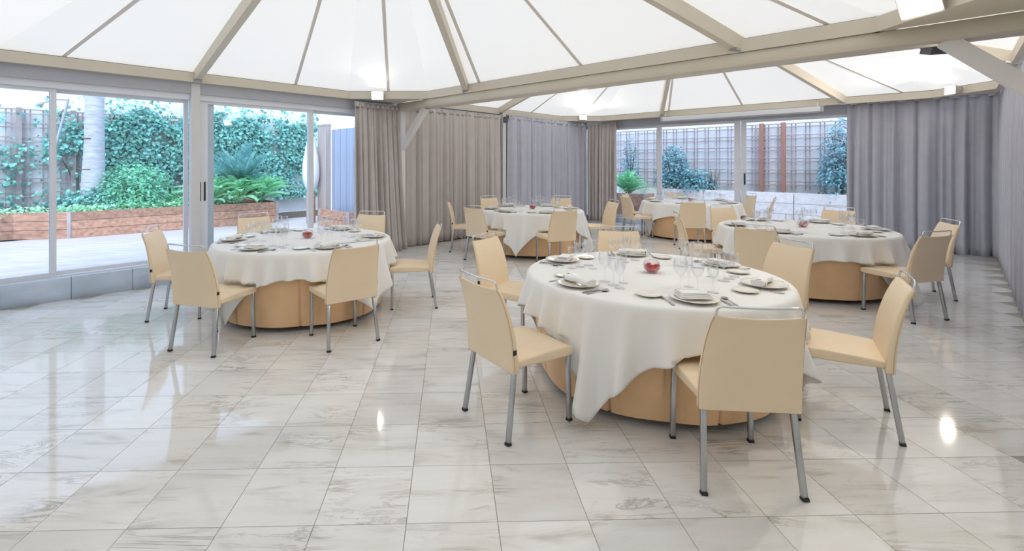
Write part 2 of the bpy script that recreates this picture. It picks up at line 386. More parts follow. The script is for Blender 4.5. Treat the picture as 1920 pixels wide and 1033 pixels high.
# ================================================================== WALLS, WINDOWS
def build_left_wall():
    kb = struct('baseboard_left', 'grey marble kerb below the garden windows')
    u = -1.11
    while u < 5.4:
        ubox('kerb_slab', 'kerb', kb, u+.002, min(u+.596, 5.42), 7.17, 7.52, -.01, .26, .004); u += .598
    tr = struct('trim_2', 'grey aluminium header above the garden windows')
    ubox('header_box', 'alu', tr, -1.0, 5.36, 7.20, 7.46, 2.52, 2.68)
    ubox('header_fascia', 'white_alu', tr, -1.0, 5.36, 7.235, 7.45, 2.44, 2.52)
    def sash(root, u0, u1, v, st=.055, mat='white_alu', left=True, right=True):
        ubox('bottom_rail', mat, root, u0, u1, v-.02, v+.02, .265, .315)
        ubox('top_rail', mat, root, u0, u1, v-.02, v+.02, 2.40, 2.45)
        if left: ubox('stile', mat, root, u0, u0+st, v-.022, v+.022, .265, 2.45)
        if right: ubox('stile', mat, root, u1-st, u1, v-.022, v+.022, .265, 2.45)
        ubox('pane', 'pane', root, u0+st*.5, u1-st*.5, v-.003, v+.003, .30, 2.42)
    w1 = struct('window_1', 'sliding glass window beside the garden, left of the cream post')
    sash(w1, -1.0, .56, 7.29, left=False); sash(w1, .50, 1.95, 7.36)
    ubox('threshold', 'white_alu', w1, -1.0, 1.95, 7.25, 7.42, .258, .275)
    d1 = struct('door_1', 'sliding glass garden door with white frame and two black pulls')
    sash(d1, 2.09, 3.76, 7.29, st=.085); sash(d1, 3.70, 5.34, 7.36)
    ubox('stile', 'white_alu', d1, 2.165, 2.27, 7.325, 7.37, .265, 2.45)
    ubox('threshold', 'white_alu', d1, 2.05, 5.34, 7.25, 7.42, .258, .275)
    ubox('jamb', 'white_alu', d1, 2.02, 2.085, 7.25, 7.42, .26, 2.45)
    ubox('door_handle', 'black', d1, 2.064, 2.082, 7.238, 7.25, 1.06, 1.32, .004)
    ubox('door_handle', 'black', d1, 2.125, 2.145, 7.255, 7.270, 1.06, 1.32, .004)
    # solid wall behind the curtains of the farther tent
    wl = uvbox(MB(), 5.36, 12.4, 7.42, 7.56, 0, 2.86).obj('wall_left', 'plaster'); wl['kind'] = 'structure'
    wr = uvbox(MB(), -1.0, 12.4, -.86, -.74, 0, 2.86).obj('wall_right', 'plaster'); wr['kind'] = 'structure'
    wb = uvbox(MB(), -1.12, -1.0, -.86, 7.42, 0, 2.86).obj('wall_back', 'plaster'); wb['kind'] = 'structure'
    # roof edges closing the gap between membrane beams and walls
    t3 = struct('trim_3', 'cream gutter boards between roof beams and walls')
    ubox('gutter_board', 'beam', t3, -1.0, 5.4, 7.17, 7.46, 2.69, 2.72)
    ubox('gutter_board', 'beam', t3, 5.4, 12.3, 7.35, 7.5, 2.74, 2.77)
    ubox('gutter_board', 'beam', t3, 11.7, 12.35, -.75, 7.35, 2.80, 2.83)
    ubox('gutter_board', 'beam', t3, -1.0, 12.3, -.75, -.53, 2.76, 2.79)
    ubox('gutter_board', 'beam', t3, -1.1, -.9, -.75, 7.2, 2.76, 2.79)
    # window wall at the far end
    tf = struct('trim_4', 'grey aluminium header above the far trellis window')
    ubox('header_box', 'alu', tf, 12.14, 12.36, -.75, 7.42, 2.56, 2.80)
    ubox('kerb', 'kerb', tf, 12.10, 12.42, -.75, 7.42, -.01, .12)
    def sashv(root, v0, v1, u, st=.06, mat='white_alu', a=True, b=True):
        ubox('bottom_rail', mat, root, u-.02, u+.02, v0, v1, .125, .19)
        ubox('top_rail', mat, root, u-.02, u+.02, v0, v1, 2.50, 2.56)
        if a: ubox('stile', mat, root, u-.022, u+.022, v0, v0+st, .125, 2.56)
        if b: ubox('stile', mat, root, u-.022, u+.022, v1-st, v1, .125, 2.56)
        ubox('pane', 'pane', root, u-.003, u+.003, v0+st*.5, v1-st*.5, .16, 2.53)
    w2 = struct('window_2', 'far glass window before the fern and trellis, left of the post')
    sashv(w2, 3.38, 5.30, 12.20, .12); sashv(w2, 5.24, 7.3, 12.27)
    d2 = struct('door_2', 'far sliding glass door with black pull, before the trellis')
    sashv(d2, 1.2, 3.36, 12.20, .10); sashv(d2, -.7, 1.26, 12.27)
    ubox('door_handle', 'black', d2, 12.155, 12.175, 3.27, 3.30, 1.10, 1.36, .004)
build_left_wall()

# ================================================================== CURTAINS
def curtain(u0, v0, u1, v1, z0, z1, pleats, amp, label, mat='curtain', seed=0, toe=0.0, bunch=1.0, inward=(0, -1), name='curtain'):
    rnd = random.Random(seed); ph = [rnd.uniform(0, 6.28) for _ in range(6)]
    du, dv = u1-u0, v1-v0; Ln = math.hypot(du, dv)
    wn = Vector((inward[0], inward[1], 0))
    nu = max(60, int(pleats*14))
    o = empty(name, W((u0+u1)/2, (v0+v1)/2, 0)); base = o.location.copy()
    def fn(s, t):
        z = z1+(z0-z1)*t
        q = s+.018*math.sin(7*s*6.28+ph[0])+.010*math.sin(13*s*6.28+ph[1])
        w = 2*abs(math.sin(math.pi*pleats*q+ph[2]+.20*math.sin(3*t+ph[3])))**.85-1
        w2 = .40*math.sin(2*math.pi*pleats*.5*q+ph[4]+.7*t)
        a = amp*(.45+.55*min(1, t*3))*(.8+.35*t)
        off = a*(w+w2)+toe*t*t*s
        u = u0+du*(s*(1-0) if True else s); v = v0+dv*s
        if toe: # bottom swings along the run
            k = toe*t*t*s; u += du/Ln*k; v += dv/Ln*k; off -= k
        u += wn.x*off; v += wn.y*off
        return W(u, v, z)-base
    p = MB().grid(fn, nu, 16).obj('cloth', mat, o)
    sd = p.modifiers.new('t', 'SOLIDIFY'); sd.thickness = .006; sd.offset = 0
    def hd(s, t):
        z = z1+.0+(-.07)*t
        off = amp*.40*(math.sin(2*math.pi*pleats*s+ph[2]))+.012
        return W(u0+du*s+wn.x*off, v0+dv*s+wn.y*off, z)-base
    h = MB().grid(hd, nu, 2).obj('heading_tape', mat, o)
    sd = h.modifiers.new('t', 'SOLIDIFY'); sd.thickness = .006; sd.offset = 0
    MB().bar(W(u0, v0, z1+.012)-base, W(u1, v1, z1+.012)-base, .03, .024).obj('curtain_rail', 'alu', o)
    tag(o, label, 'curtain', 'grey floor length curtains')
    return o
curtain(4.38, 7.03, 5.30, 7.03, .012, 2.60, 9, .055, 'narrow bunch of gathered grey curtain at right edge of the garden door', seed=1, toe=.13)
curtain(5.50, 7.22, 8.34, 7.24, .012, 2.66, 16, .04, 'wide grey-brown curtain between the braced post and the cream post', seed=2)
curtain(8.56, 7.20, 12.0, 7.22, .012, 2.68, 17, .04, 'bluish grey curtain right of the cream post, behind the middle table', 'curtain_cool', seed=3)
curtain(11.92, 7.14, 11.92, 6.28, .012, 2.70, 8, .06, 'gathered brown-grey curtain at the left edge of the trellis window', seed=4, inward=(-1, 0))
curtain(12.0, 1.44, 12.0, -.62, .012, 2.78, 9, .085, 'grey pleated curtain at the right edge of the trellis window', 'curtain_cool', seed=5, inward=(-1, 0))
curtain(11.84, -.58, 8.9, -.56, .012, 2.76, 26, .040, 'pale grey pleated curtain along the right wall, partly out of frame', 'curtain_cool', seed=6, inward=(0, 1))
curtain(8.85, -.56, 5.5, -.56, .012, 2.76, 26, .040, 'grey curtain at the extreme right edge of the picture', 'curtain_cool', seed=8, inward=(0, 1))

# ================================================================== CHAIRS
def make_chair():
    t = empty('dining_chair')
    # seat
    def seat_s(mb):
        prof = [(.045,.405,.445),(.16,.402,.452),(.34,.398,.460),(.47,.400,.458),(.505,.404,.448)]
        vs = []
        for y, zb, zt in prof:
            w = .212+.014*(y/.5)
            vs += [(-w,y,zb),(w,y,zb),(w,y,zt),(-w,y,zt)]
        fs = [(3,2,1,0)]
        for i in range(len(prof)-1):
            a = i*4; b = a+4
            for k in range(4): fs.append((a+k, a+(k+1) % 4, b+(k+1) % 4, b+k))
        e = (len(prof)-1)*4; fs.append((e,e+1,e+2,e+3))
        return mb.add(vs, fs)
    o = seat_s(MB()).obj('seat', 'leather', t, bevel=.013, seg=3)
    # backrest
    ctr = [(.385,.052,.046,.233),(.44,.050,.046,.234),(.52,.043,.044,.232),(.60,.032,.040,.229),(.68,.016,.036,.224),(.76,-.006,.031,.217),(.83,-.032,.027,.208),(.868,-.050,.022,.200)]
    nx = 6; vs = []; fs = []
    for z, y, th, w in ctr:
        for side in (1, -1):
            for i in range(nx+1):
                s = -1+2*i/nx
                dy = -.012*(1-s*s)*max(0, (z-.45)/.42)
                dz = -.010*(1-s*s) if z > .86 else 0
                vs.append((s*w, y+side*th/2+dy, z+dz))
    R = nx+1
    for j in range(len(ctr)-1):
        b0 = j*2*R; b1 = b0+2*R
        for i in range(nx):
            fs.append((b0+i, b1+i, b1+i+1, b0+i+1)); fs.append((b0+R+i, b0+R+i+1, b1+R+i+1, b1+R+i))
        fs.append((b0, b0+R, b1+R, b1)); fs.append((b0+nx, b1+nx, b1+R+nx, b0+R+nx))
    for i in range(nx):
        fs.append((i, i+1, R+i+1, R+i)); e = (len(ctr)-1)*2*R; fs.append((e+i, e+R+i, e+R+i+1, e+i+1))
    bk = MB().add(vs, fs).obj('backrest', 'leather', t, bevel=.009, seg=2)
    for s in (-1, 1):
        MB().tube([(s*(w+.001), y-.010, z) for z, y, th, w in ctr], .0022, 5).obj('piping', 'stitch', bk)
    # handle rod
    pts = [(-.190,-.046,.855),(-.190,-.054,.885),(-.187,-.0575,.900),(-.178,-.059,.908),(-.165,-.060,.911)]
    arc = [(-.10,-.067,.910),(-.03,-.071,.909),(.03,-.071,.909),(.10,-.067,.910)]
    MB().tube(pts+arc+[(-x,y,z) for x,y,z in pts[::-1]], .0062, 8).obj('handle_rod', 'chrome', t)
    for sx in (-1, 1):
        g = MB().bar((sx*.205,.062,.412), (sx*.226,.0,.0), .026, .026, up=(0,1,0)).obj('leg', 'steel', t, bevel=.003, seg=1)
        MB().bar((sx*.2252,.002,.014), (sx*.2262,-.001,-.0), .029, .029, up=(0,1,0)).obj('foot_cap', 'black', g)
        g = MB().bar((sx*.206,.475,.412), (sx*.213,.478,.0), .026, .026, up=(0,1,0)).obj('leg', 'steel', t, bevel=.003, seg=1)
        MB().bar((sx*.2128,.478,.014), (sx*.213,.478,.0), .029, .029, up=(0,1,0)).obj('foot_cap', 'black', g)
    MB().box((.228,.030,.495), (.2365,.052,.522)).obj('tag', 'black', t)
    return t
TABLES = {  # centre, radius, cloth corner angle
    'near': (1.40, 3.60, .905, math.radians(-130)),
    'garden': (-1.73, 5.28, .92, math.radians(-123)),
    'curtain': (1.24, 8.70, .91, math.radians(-113)),
    'far': (4.95, 10.50, .98, math.radians(-85)),
    'right': (4.37, 6.20, .955, math.radians(-150)),
}
TN = {'near': 'nearest table', 'garden': 'table by the garden door', 'curtain': 'middle table before the curtains', 'far': 'farthest table', 'right': 'right-hand table'}
CH = {  # rear-foot centre x, y, heading (deg, 0 = away from camera, + = right), seat phrase
    'near': [(.132,2.878,58,'front-left'),(1.369,2.267,5.4,'front'),(2.575,2.874,-57,'front-right'),(2.80,4.15,-100,'back-right'),(1.63,5.02,188,'back'),(.25,4.52,127,'back-left')],
    'garden': [(-3.18,5.0,79,'left'),(-2.24,3.972,17,'front-left'),(-.936,4.148,-36,'front-right'),(-.32,5.46,-98,'right'),(-1.28,6.65,196,'back-right'),(-2.74,6.35,137,'back-left')],
    'curtain': [(-.22,8.80,92,'left'),(.19,7.72,46,'front-left'),(1.53,7.33,-17,'front-right'),(2.72,8.85,-98,'right'),(2.02,9.95,208,'back-right'),(.55,9.92,150,'back-left')],
    'far': [(3.52,10.35,80,'left'),(3.86,11.35,128,'back-left'),(4.22,8.85,12,'front'),(6.12,9.55,-52,'front-right'),(6.40,10.85,-105,'back-right'),(5.28,11.98,194,'back')],
    'right': [(3.22,5.28,48,'front-left'),(4.64,4.78,-14,'front-right'),(5.72,5.72,-69,'right'),(5.70,7.32,232,'back-right'),(4.18,7.72,172,'back-left'),(2.98,6.60,104,'left')],
}
EXTRA = {('near','front'): 'back turned to us, largest in view', ('near','front-left'): 'back turned to us', ('near','back'): 'facing us behind the glasses'}
proto = make_chair(); first = True
for tk, L in CH.items():
    for x, y, h, seat in L:
        o = proto if first else copy_tree(proto); first = False
        o.location = (x, y, 0); o.rotation_euler = (0, 0, -math.radians(h))
        lb = 'cream leather chair, steel legs, %s seat of the %s' % (seat, TN[tk])
        tag(o, lb, 'chair', 'cream leather dining chairs')

# ================================================================== TABLES
TZ = .75
def over_seat(tk, x, y, m=.012):
    # is this floor-plan point above or inside the seat of one of the table's chairs?
    for (px, py, h, _) in CH[tk]:
        a = math.radians(h); dx, dy = x-px, y-py
        lx = dx*math.cos(a)-dy*math.sin(a); ly = dx*math.sin(a)+dy*math.cos(a)
        if abs(lx) < .235+m and -.03 < ly < .508+m: return True
    return False
def build_table(tk):
    cx, cy, R, ca = TABLES[tk]
    t = empty('round_table', (cx, cy, 0))
    tag(t, 'round table under tan skirt, the %s' % TN[tk], 'table', 'round banquet tables')
    MB().lathe([(0, TZ-.035), (R-.018, TZ-.035), (R-.012, TZ-.03), (R-.012, TZ-.008), (R-.018, TZ-.004), (0, TZ-.004)], 64).obj('tabletop', 'planter', t)
    for a in range(4):
        x, y = .5*math.cos(a*math.pi/2+.4), .5*math.sin(a*math.pi/2+.4)
        MB().bar((x, y, 0), (x, y, TZ-.03), .04, .04, up=(0,1,0)).obj('leg', 'steel', t)
    # skirt with box pleats
    npl = 8; off = {'near': .35, 'garden': .16, 'curtain': .2, 'far': .3, 'right': .46}[tk]
    def fn(s, q):
        a = 2*math.pi*s; z = (TZ-.03)+(.048-(TZ-.03))*q
        ph = ((s*npl+off) % 1.0)-.5
        g = -.030*math.exp(-(ph/.012)**2)*(.35+.65*q)
        r = R-.014-.086*q+g+.007*q*math.sin(a*5+cx)+.005*q*math.sin(a*11)
        z += .006*math.sin(a*3)*q
        if z < .50:
            k = 0
            while over_seat(tk, cx+r*math.cos(a), cy+r*math.sin(a)) and k < 14: r -= .01; k += 1
        return (r*math.cos(a), r*math.sin(a), z)
    sk = MB().grid(fn, 480, 6).obj('skirt', 'skirt', t)
    sk['label'] = 'tan suede-like table skirt with pleats'
    # square cloth draped over the round top
    c = empty('tablecloth', (cx, cy, TZ-.004))
    Lh = R*1.245
    NA, NR = 360, 26
    vs = []; fs = []
    def cloth(a, k):
        # a angle, k 0..1 along radius
        rel = (a-ca+math.pi/4) % (math.pi/2)-math.pi/4      # 0 at a corner
        ext = Lh/math.cos(math.pi/4-abs(rel))
        ext = min(ext, Lh*1.4125)
        Rr = R+.006
        s = k*(Rr-.03) if k <= 1 else (Rr-.03)+(k-1)*(ext-(Rr-.03))
        if s <= Rr-.03: return (s*math.cos(a), s*math.sin(a), .004)
        e = s-(Rr-.03)
        arc = .03*math.pi/2
        if e < arc:
            th = e/.03; r = Rr-.03+.03*math.sin(th); z = .004-.03*(1-math.cos(th))
            return (r*math.cos(a), r*math.sin(a), z)
        drop = e-arc
        cw = math.exp(-(rel/.30)**2)
        n = 25 if tk in ('near', 'garden') else 18
        wav = .5+.5*math.sin(a*n+2.2*math.sin(a*3+cx)+1.1*cx)
        wav2 = math.sin(a*9+cy)
        r = Rr+.004+drop*(.02+.34*wav*wav*(1-.25*cw)+.04*wav2)+drop*drop*.10*cw
        da = 0.0
        if drop > .22: da = -rel*.10*(drop-.22)/.4
        z = .004-.03-drop*.985
        a += da
        if z+TZ < .49 and over_seat(tk, cx+r*math.cos(a), cy+r*math.sin(a)):
            r0 = r; lim = R-.014-.086*min(1, max(0, -z/.70))+.010
            while r > lim and over_seat(tk, cx+r*math.cos(a), cy+r*math.sin(a)): r -= .008
            if over_seat(tk, cx+r*math.cos(a), cy+r*math.sin(a), .004):
                r = max(lim, r0-.02); z = max(z, .470-TZ)
        return (r*math.cos(a), r*math.sin(a), z)
    ks = [0, .35, .7, .9, 1.0]+[1+.012, 1.03, 1.06, 1.09, 1.13]+[1.17+.83*i/17 for i in range(18)]
    fsv = []
    vs = [(0, 0, .004)]
    for j, k in enumerate(ks[1:]):
        for i in range(NA): vs.append(cloth(2*math.pi*i/NA, k))
    for i in range(NA): fs.append((0, 1+i, 1+(i+1) % NA))
    for j in range(len(ks)-2):
        for i in range(NA):
            p = 1+j*NA; q = p+NA
            fs.append((p+i, q+i, q+(i+1) % NA, p+(i+1) % NA))
    o = MB().add(vs, fs, True).obj('cloth', 'cloth', c)
    sd = o.modifiers.new('t', 'SOLIDIFY'); sd.thickness = .0025; sd.offset = 1
    tag(c, 'white square linen cloth draped over the %s' % TN[tk], 'tablecloth', 'white tablecloths')
for tk in TABLES: build_table(tk)

# ================================================================== TABLEWARE
TOP = TZ+.0035
ME = {}
def lathe_me(name, prof, mat, n=24): return MB().lathe(prof, n).mesh(name, mat)
ME['plate'] = lathe_me('plate', [(0,.004),(.075,.004),(.085,.006),(.118,.014),(.138,.020),(.140,.022),(.137,.0235),(.115,.018),(.084,.010),(.072,.008),(0,.008)], 'china', 36)
ME['foot'] = lathe_me('foot_ring', [(.062,.0),(.070,.0),(.071,.005),(.061,.005)], 'china', 28)
ME['bread'] = lathe_me('bread', [(0,.003),(.045,.003),(.052,.005),(.078,.013),(.0795,.0148),(.077,.0155),(.050,.009),(0,.0065)], 'china', 28)
ME['bfoot'] = lathe_me('foot_ring', [(.035,.0),(.041,.0),(.042,.004),(.034,.004)], 'china', 24)
def wine(h, rb, bowl, rim, base):
    # stem foot
    stem = [(0,0),(base,0),(base,.002),(base*.5,.004),(.006,.009),(.0038,.02),(.0035,h-bowl-.012),(.006,h-bowl-.002)]
    stem += [(0, h-bowl+.001)]
    b = []; n = 9
    for i in range(n+1):
        t = i/n; z = h-bowl+bowl*t
        r = rb*math.sin(min(1.0, t*1.55)*math.pi/2)**.75 if t < .62 else rb+(rim-rb)*((t-.62)/.38)**1.3
        b.append((max(r, .004), z))
    inner = [(max(r-.0014, .002), z+(.002 if i < 2 else 0)) for i, (r, z) in enumerate(b)][::-1]
    return stem, b+inner
GL = {'water goblet': wine(.205,.044,.118,.037,.038), 'red wine glass': wine(.188,.040,.100,.034,.036), 'white wine glass': wine(.168,.034,.085,.029,.033), 'champagne flute': wine(.225,.024,.150,.022,.031)}
GN = {'water goblet': 'water_goblet', 'red wine glass': 'wine_glass', 'white wine glass': 'wine_glass', 'champagne flute': 'champagne_flute'}
for k, (st, bw) in GL.items():
    ME[k] = (lathe_me('stem', st, 'glassware', 14), lathe_me('bowl', bw, 'glassware', 20))
def fork_me():
    m = MB(); n = 8
    def hw(s): return (.0065 if s < .1 else .0045)+.002*max(0, (.5-s))
    def strip(pts, wid, th=.0022):
        for i in range(len(pts)-1):
            m.bar(pts[i], pts[i+1], wid[i], th, w1=wid[i+1])
    strip([(0,0,.003),(0,.07,.006),(0,.12,.008),(0,.140,.006)], [.013,.007,.006,.020])
    for k in (-1.5,-.5,.5,1.5):
        m.bar((k*.0055,.139,.006), (k*.0055,.190,.0045), .003, .0018)
    return m.mesh('fork', 'cutlery')
def knife_me():
    m = MB()
    m.bar((0,0,.004), (0,.085,.004), .015, .006, w1=.011)
    m.bar((0,.085,.003), (0,.175,.003), .016, .002, w1=.018)
    m.bar((0,.175,.003), (.004,.215,.003), .018, .002, w1=.004)
    return m.mesh('knife', 'cutlery')
def spoon_me():
    m = MB()
    m.bar((0,0,.003), (0,.07,.006), .013, .0024, w1=.006); m.bar((0,.07,.006), (0,.125,.006), .006, .0024)
    vs = []; n = 12
    for i in range(n):
        a = 2*math.pi*i/n; vs.append((.019*math.cos(a), .152+.030*math.sin(a), .008))
    vs2 = [(.011*math.cos(2*math.pi*i/n), .152+.018*math.sin(2*math.pi*i/n), .001) for i in range(n)]
    m.add(vs+vs2+[(0,.152,.0)], [(i,(i+1) % n,n+(i+1) % n,n+i) for i in range(n)]+[(n+i,n+(i+1) % n,2*n) for i in range(n)], True)
    return m.mesh('spoon', 'cutlery')
ME['fork'] = fork_me(); ME['knife'] = knife_me(); ME['spoon'] = spoon_me()
def napkin_me(kind):
    m = MB()
    if kind == 0:   # flat roll
        def fn(s, t):
            a = 2*math.pi*s; x = (t-.5)*.205
            ry = .036+.004*math.sin(t*9); rz = .017
            y = ry*(abs(math.cos(a))**.7)*(1 if math.cos(a) > 0 else -1); z = .0185+rz*(abs(math.sin(a))**.7)*(1 if math.sin(a) > 0 else -1)
            return (x, y, z+.002*math.sin(11*t+3*s))
        m.grid(fn, 20, 12)
        for t in (0, 1):
            ring = [fn(i/20, t) for i in range(20)]; m.add(ring, [tuple(range(20)) if t else tuple(range(20))[::-1]])
        return m.mesh('fold', 'napkin')
    for i in range(4):
        z = .004+.0075*i
        def fn(s, t, z=z, i=i):
            return ((s-.5)*(.19-.012*i), (t-.5)*(.115-.010*i)+.004*i, z+.004*math.sin(3*s+i)*math.sin(2.5*t))
        m.grid(fn, 8, 6)
        def fn2(s, t, z=z, i=i):
            p = fn(s, t, z, i); return (p[0], p[1], p[2]+.006)
        m.grid(fn2, 8, 6)
        vs = [fn(0,0),fn(1,0),fn(1,1),fn(0,1),fn2(0,0),fn2(1,0),fn2(1,1),fn2(0,1)]
        m.add(vs, [(0,1,5,4),(1,2,6,5),(2,3,7,6),(3,0,4,7)])
    return m.mesh('fold', 'napkin')
ME['nap0'] = napkin_me(0); ME['nap1'] = napkin_me(1)
ME['ring'] = lathe_me('napkin_ring', [(.026,-.010),(.0275,-.010),(.0275,.010),(.026,.010),(.026,-.010)], 'cutlery', 20)
def put(name, me, loc, rz, label, cat, group, parts=()):
    if parts:
        o = empty(name, loc, rz)
        for pn, pme in parts: link(pn, pme, o)
    else: o = link(name, me, None, loc, rz)
    return tag(o, label, cat, group)
rnd = random.Random(3)
for tk, L in CH.items():
    cx, cy, R, _ = TABLES[tk]
    for si, (x, y, h, seat) in enumerate(L):
        e = Vector((x-cx, y-cy, 0)).normalized(); f = -e; rt = Vector((f.y, -f.x, 0))
        rz = math.atan2(f.y, f.x)-math.pi/2
        base = Vector((cx, cy, TOP))+e*(R-.185)
        place = '%s place of the %s' % (seat, TN[tk])
        def at(a, b, z=0): return base+rt*a+f*b+Vector((0, 0, z))
        j = rnd.uniform(-.012, .012)
        put('dinner_plate', None, at(0, 0), rz, 'cream dinner plate, '+place, 'plate', 'dinner plates', [('dish', ME['plate']), ('foot_ring', ME['foot'])])
        nk = (si+len(tk)) % 2
        n = put('napkin', None, at(0, .01, .0165), rz+rnd.uniform(-.25, .25), 'folded white napkin on plate, '+place, 'napkin', 'folded napkins',
                [('fold', ME['nap%d' % nk])])
        if nk == 0:
            n.scale = (1.12, 1.12, 1.15)
            r = link('napkin_ring', ME['ring'], n, (-.085, 0, .0190)); r.rotation_euler = (0, math.pi/2, 0); r.scale = (.70, 1.42, 1)
        put('bread_plate', None, at(-.235, .10), rz, 'small cream bread plate, '+place, 'plate', 'bread plates', [('dish', ME['bread']), ('foot_ring', ME['bfoot'])])
        put('fork', ME['fork'], at(-.165, -.11), rz+.03+j, 'steel dinner fork, '+place, 'fork', 'forks')
        put('knife', ME['knife'], at(.165, -.115), rz+j, 'steel dinner knife, '+place, 'knife', 'knives')
        put('spoon', ME['spoon'], at(.197, -.11), rz-.04+j, 'steel spoon beside knife, '+place, 'spoon', 'spoons')
        for gk, (ga, gb) in {'water goblet': (.015, .235), 'red wine glass': (.115, .215), 'white wine glass': (.200, .180), 'champagne flute': (.110, .320)}.items():
            put(GN[gk], None, at(ga+rnd.uniform(-.006, .006), gb+rnd.uniform(-.006, .006)), rz, 'clear %s, %s' % (gk, place), 'glass', 'stemware', [('stem', ME[gk][0]), ('bowl', ME[gk][1])])
    # centre bowl with red petals
    o = empty('petal_bowl', (cx+.02, cy+.02, TOP)); tag(o, 'glass bowl of red petals with candle on the %s' % TN[tk], 'bowl', 'red petal candle bowls')
    if 'bowl' not in ME:
        ou = [(0,0),(.030,0),(.036,.004),(.058,.030),(.064,.050),(.060,.072),(.050,.088),(.047,.092)]
        ME['bowl'] = lathe_me('glass', ou+[(r-.002, z+.002) for r, z in ou[::-1]], 'glassware', 28)
        m = MB(); rp = random.Random(5)
        m.lathe([(0,.008),(.036,.010),(.054,.030),(.058,.042),(.045,.050),(0,.052)], 24)
        for i in range(46):
            a = rp.uniform(0, 6.28); r = .055*math.sqrt(rp.random()); p = Vector((r*math.cos(a), r*math.sin(a), .050+rp.uniform(0, .008)))
            d1 = Vector((rp.uniform(-1,1), rp.uniform(-1,1), rp.uniform(.1,.8))).normalized()*.011; d2 = d1.cross(Vector((rp.uniform(-1,1), rp.uniform(-1,1), 1))).normalized()*.009
            p += -Vector((p.x, p.y, 0))*.15
            m.add([p-d1-d2, p+d1-d2*.6, p+d1*1.3+Vector((0,0,.003)), p+d1-d2*-.8, p-d1+d2], [(0,1,2,3,4)], True)
        ME['petals'] = m.mesh('petals', 'red')
        ME['candle'] = MB().lathe([(0,.05),(.013,.05),(.013,.062),(.004,.062),(.0015,.062),(.0012,.070),(0,.070)], 14).mesh('candle', 'wax')
    link('glass', ME['bowl'], o); pt = link('petals', ME['petals'], o); pt['kind'] = 'stuff'; link('candle', ME['candle'], o)

# ================================================================== LAMPS
def flood_lamp(u, v, z, aim, label, power=18.0, dark=False, face=.20):
    P = W(u, v, z); o = empty('flood_lamp', P)
    A = W(*aim[:2], aim[2])-W(u, v, z); A.normalize()
    q = A.to_track_quat('Y', 'Z'); 
    o.rotation_mode = 'QUATERNION'; o.rotation_quaternion = q
    hm = 'darkhousing' if dark else 'housing'
    w, hh = face/2, face*.36
    back = [(-w*.7,-.12,-hh*.6),(w*.7,-.12,-hh*.6),(w*.7,-.12,hh*.6),(-w*.7,-.12,hh*.6)]
    fro = [(-w,0,-hh),(w,0,-hh),(w,0,hh),(-w,0,hh)]
    MB().add(back+fro, [(0,1,2,3),(0,4,5,1),(1,5,6,2),(2,6,7,3),(3,7,4,0),(4,7,6,5)]).obj('housing', hm, o)
    MB().box((-w*.9, .001, -hh*.85), (w*.9, .008, hh*.85)).obj('lamp_glass', 'lampglass', o)
    MB().box((-w-.02,-.06,-.012), (-w-.012,-.03,.012)).add([], []).obj('bracket', hm, o)
    MB().box((-w*.2,-.18,-.012), (w*.2,-.11,.012)).obj('mount_arm', hm, o)
    ld = bpy.data.lights.new('lamp_light', 'SPOT'); ld.energy = power; ld.color = (1.0, .90, .76); ld.spot_size = math.radians(125); ld.spot_blend = .6; ld.shadow_soft_size = .05
    lo = link('lamp_light', ld, o, (0, .03, 0)); lo.rotation_euler = (math.pi/2, 0, 0)
    tag(o, label, 'lamp', 'halogen flood lamps')
    return o
flood_lamp(4.62, 6.72, 2.71, (4.1, 6.1, 2.70), 'lit flood lamp on the roof corner above the garden-side curtain bunch', 20)
flood_lamp(11.20, 6.84, 2.80, (10.6, 6.1, 3.0), 'lit flood lamp in the far left roof corner, above the gathered curtain', 90)
flood_lamp(11.25, .02, 2.78, (10.7, .7, 2.8), 'lit flood lamp on the eave above the right pleated curtain', 130)
flood_lamp(4.83, .17, 2.74, (3.95, .72, 2.35), 'large lit flood lamp on the near eave at top right', 90, face=.28)
flood_lamp(5.98, .10, 2.62, (7.0, .55, 3.25), 'dark wedge-shaped flood lamp under the heavy beam, pointing up', 110, dark=True)

# small black fittings
o = empty('speaker', W(8.45, 7.18, 2.52)); tag(o, 'small black speaker at the top of the cream post', 'speaker')
MB().box((-.05,-.05,0), (.05,.03,.13)).obj('cabinet', 'black', o, bevel=.008); MB().box((-.045,-.056,.01), (.045,-.05,.12)).obj('grille', 'darkhousing', o); MB().bar((0,.03,.065), (0,.06,.065), .02, .02).obj('bracket', 'black', o)
o = empty('blind_cassette', W(11.62, 3.35, 2.60)); o.rotation_euler = (0, 0, ROTU)
tag(o, 'long white roller blind cassette hanging above the trellis window', 'blind')
MB().box((-.05,-1.55,0), (.05,1.55,.10)).obj('cassette', 'white_alu', o, bevel=.01)
for s in (-1, 1):
    MB().box((-.052,s*1.57-.02,-.004), (.052,s*1.57+.02,.104)).obj('end_cap', 'alu', o); MB().box((-.012,s*1.50-.012,.10), (.012,s*1.50+.012,.19)).obj('bracket', 'white_alu', o)
MB().box((-.02,-1.52,-.02), (.02,1.52,.0)).obj('bottom_bar', 'alu', o)

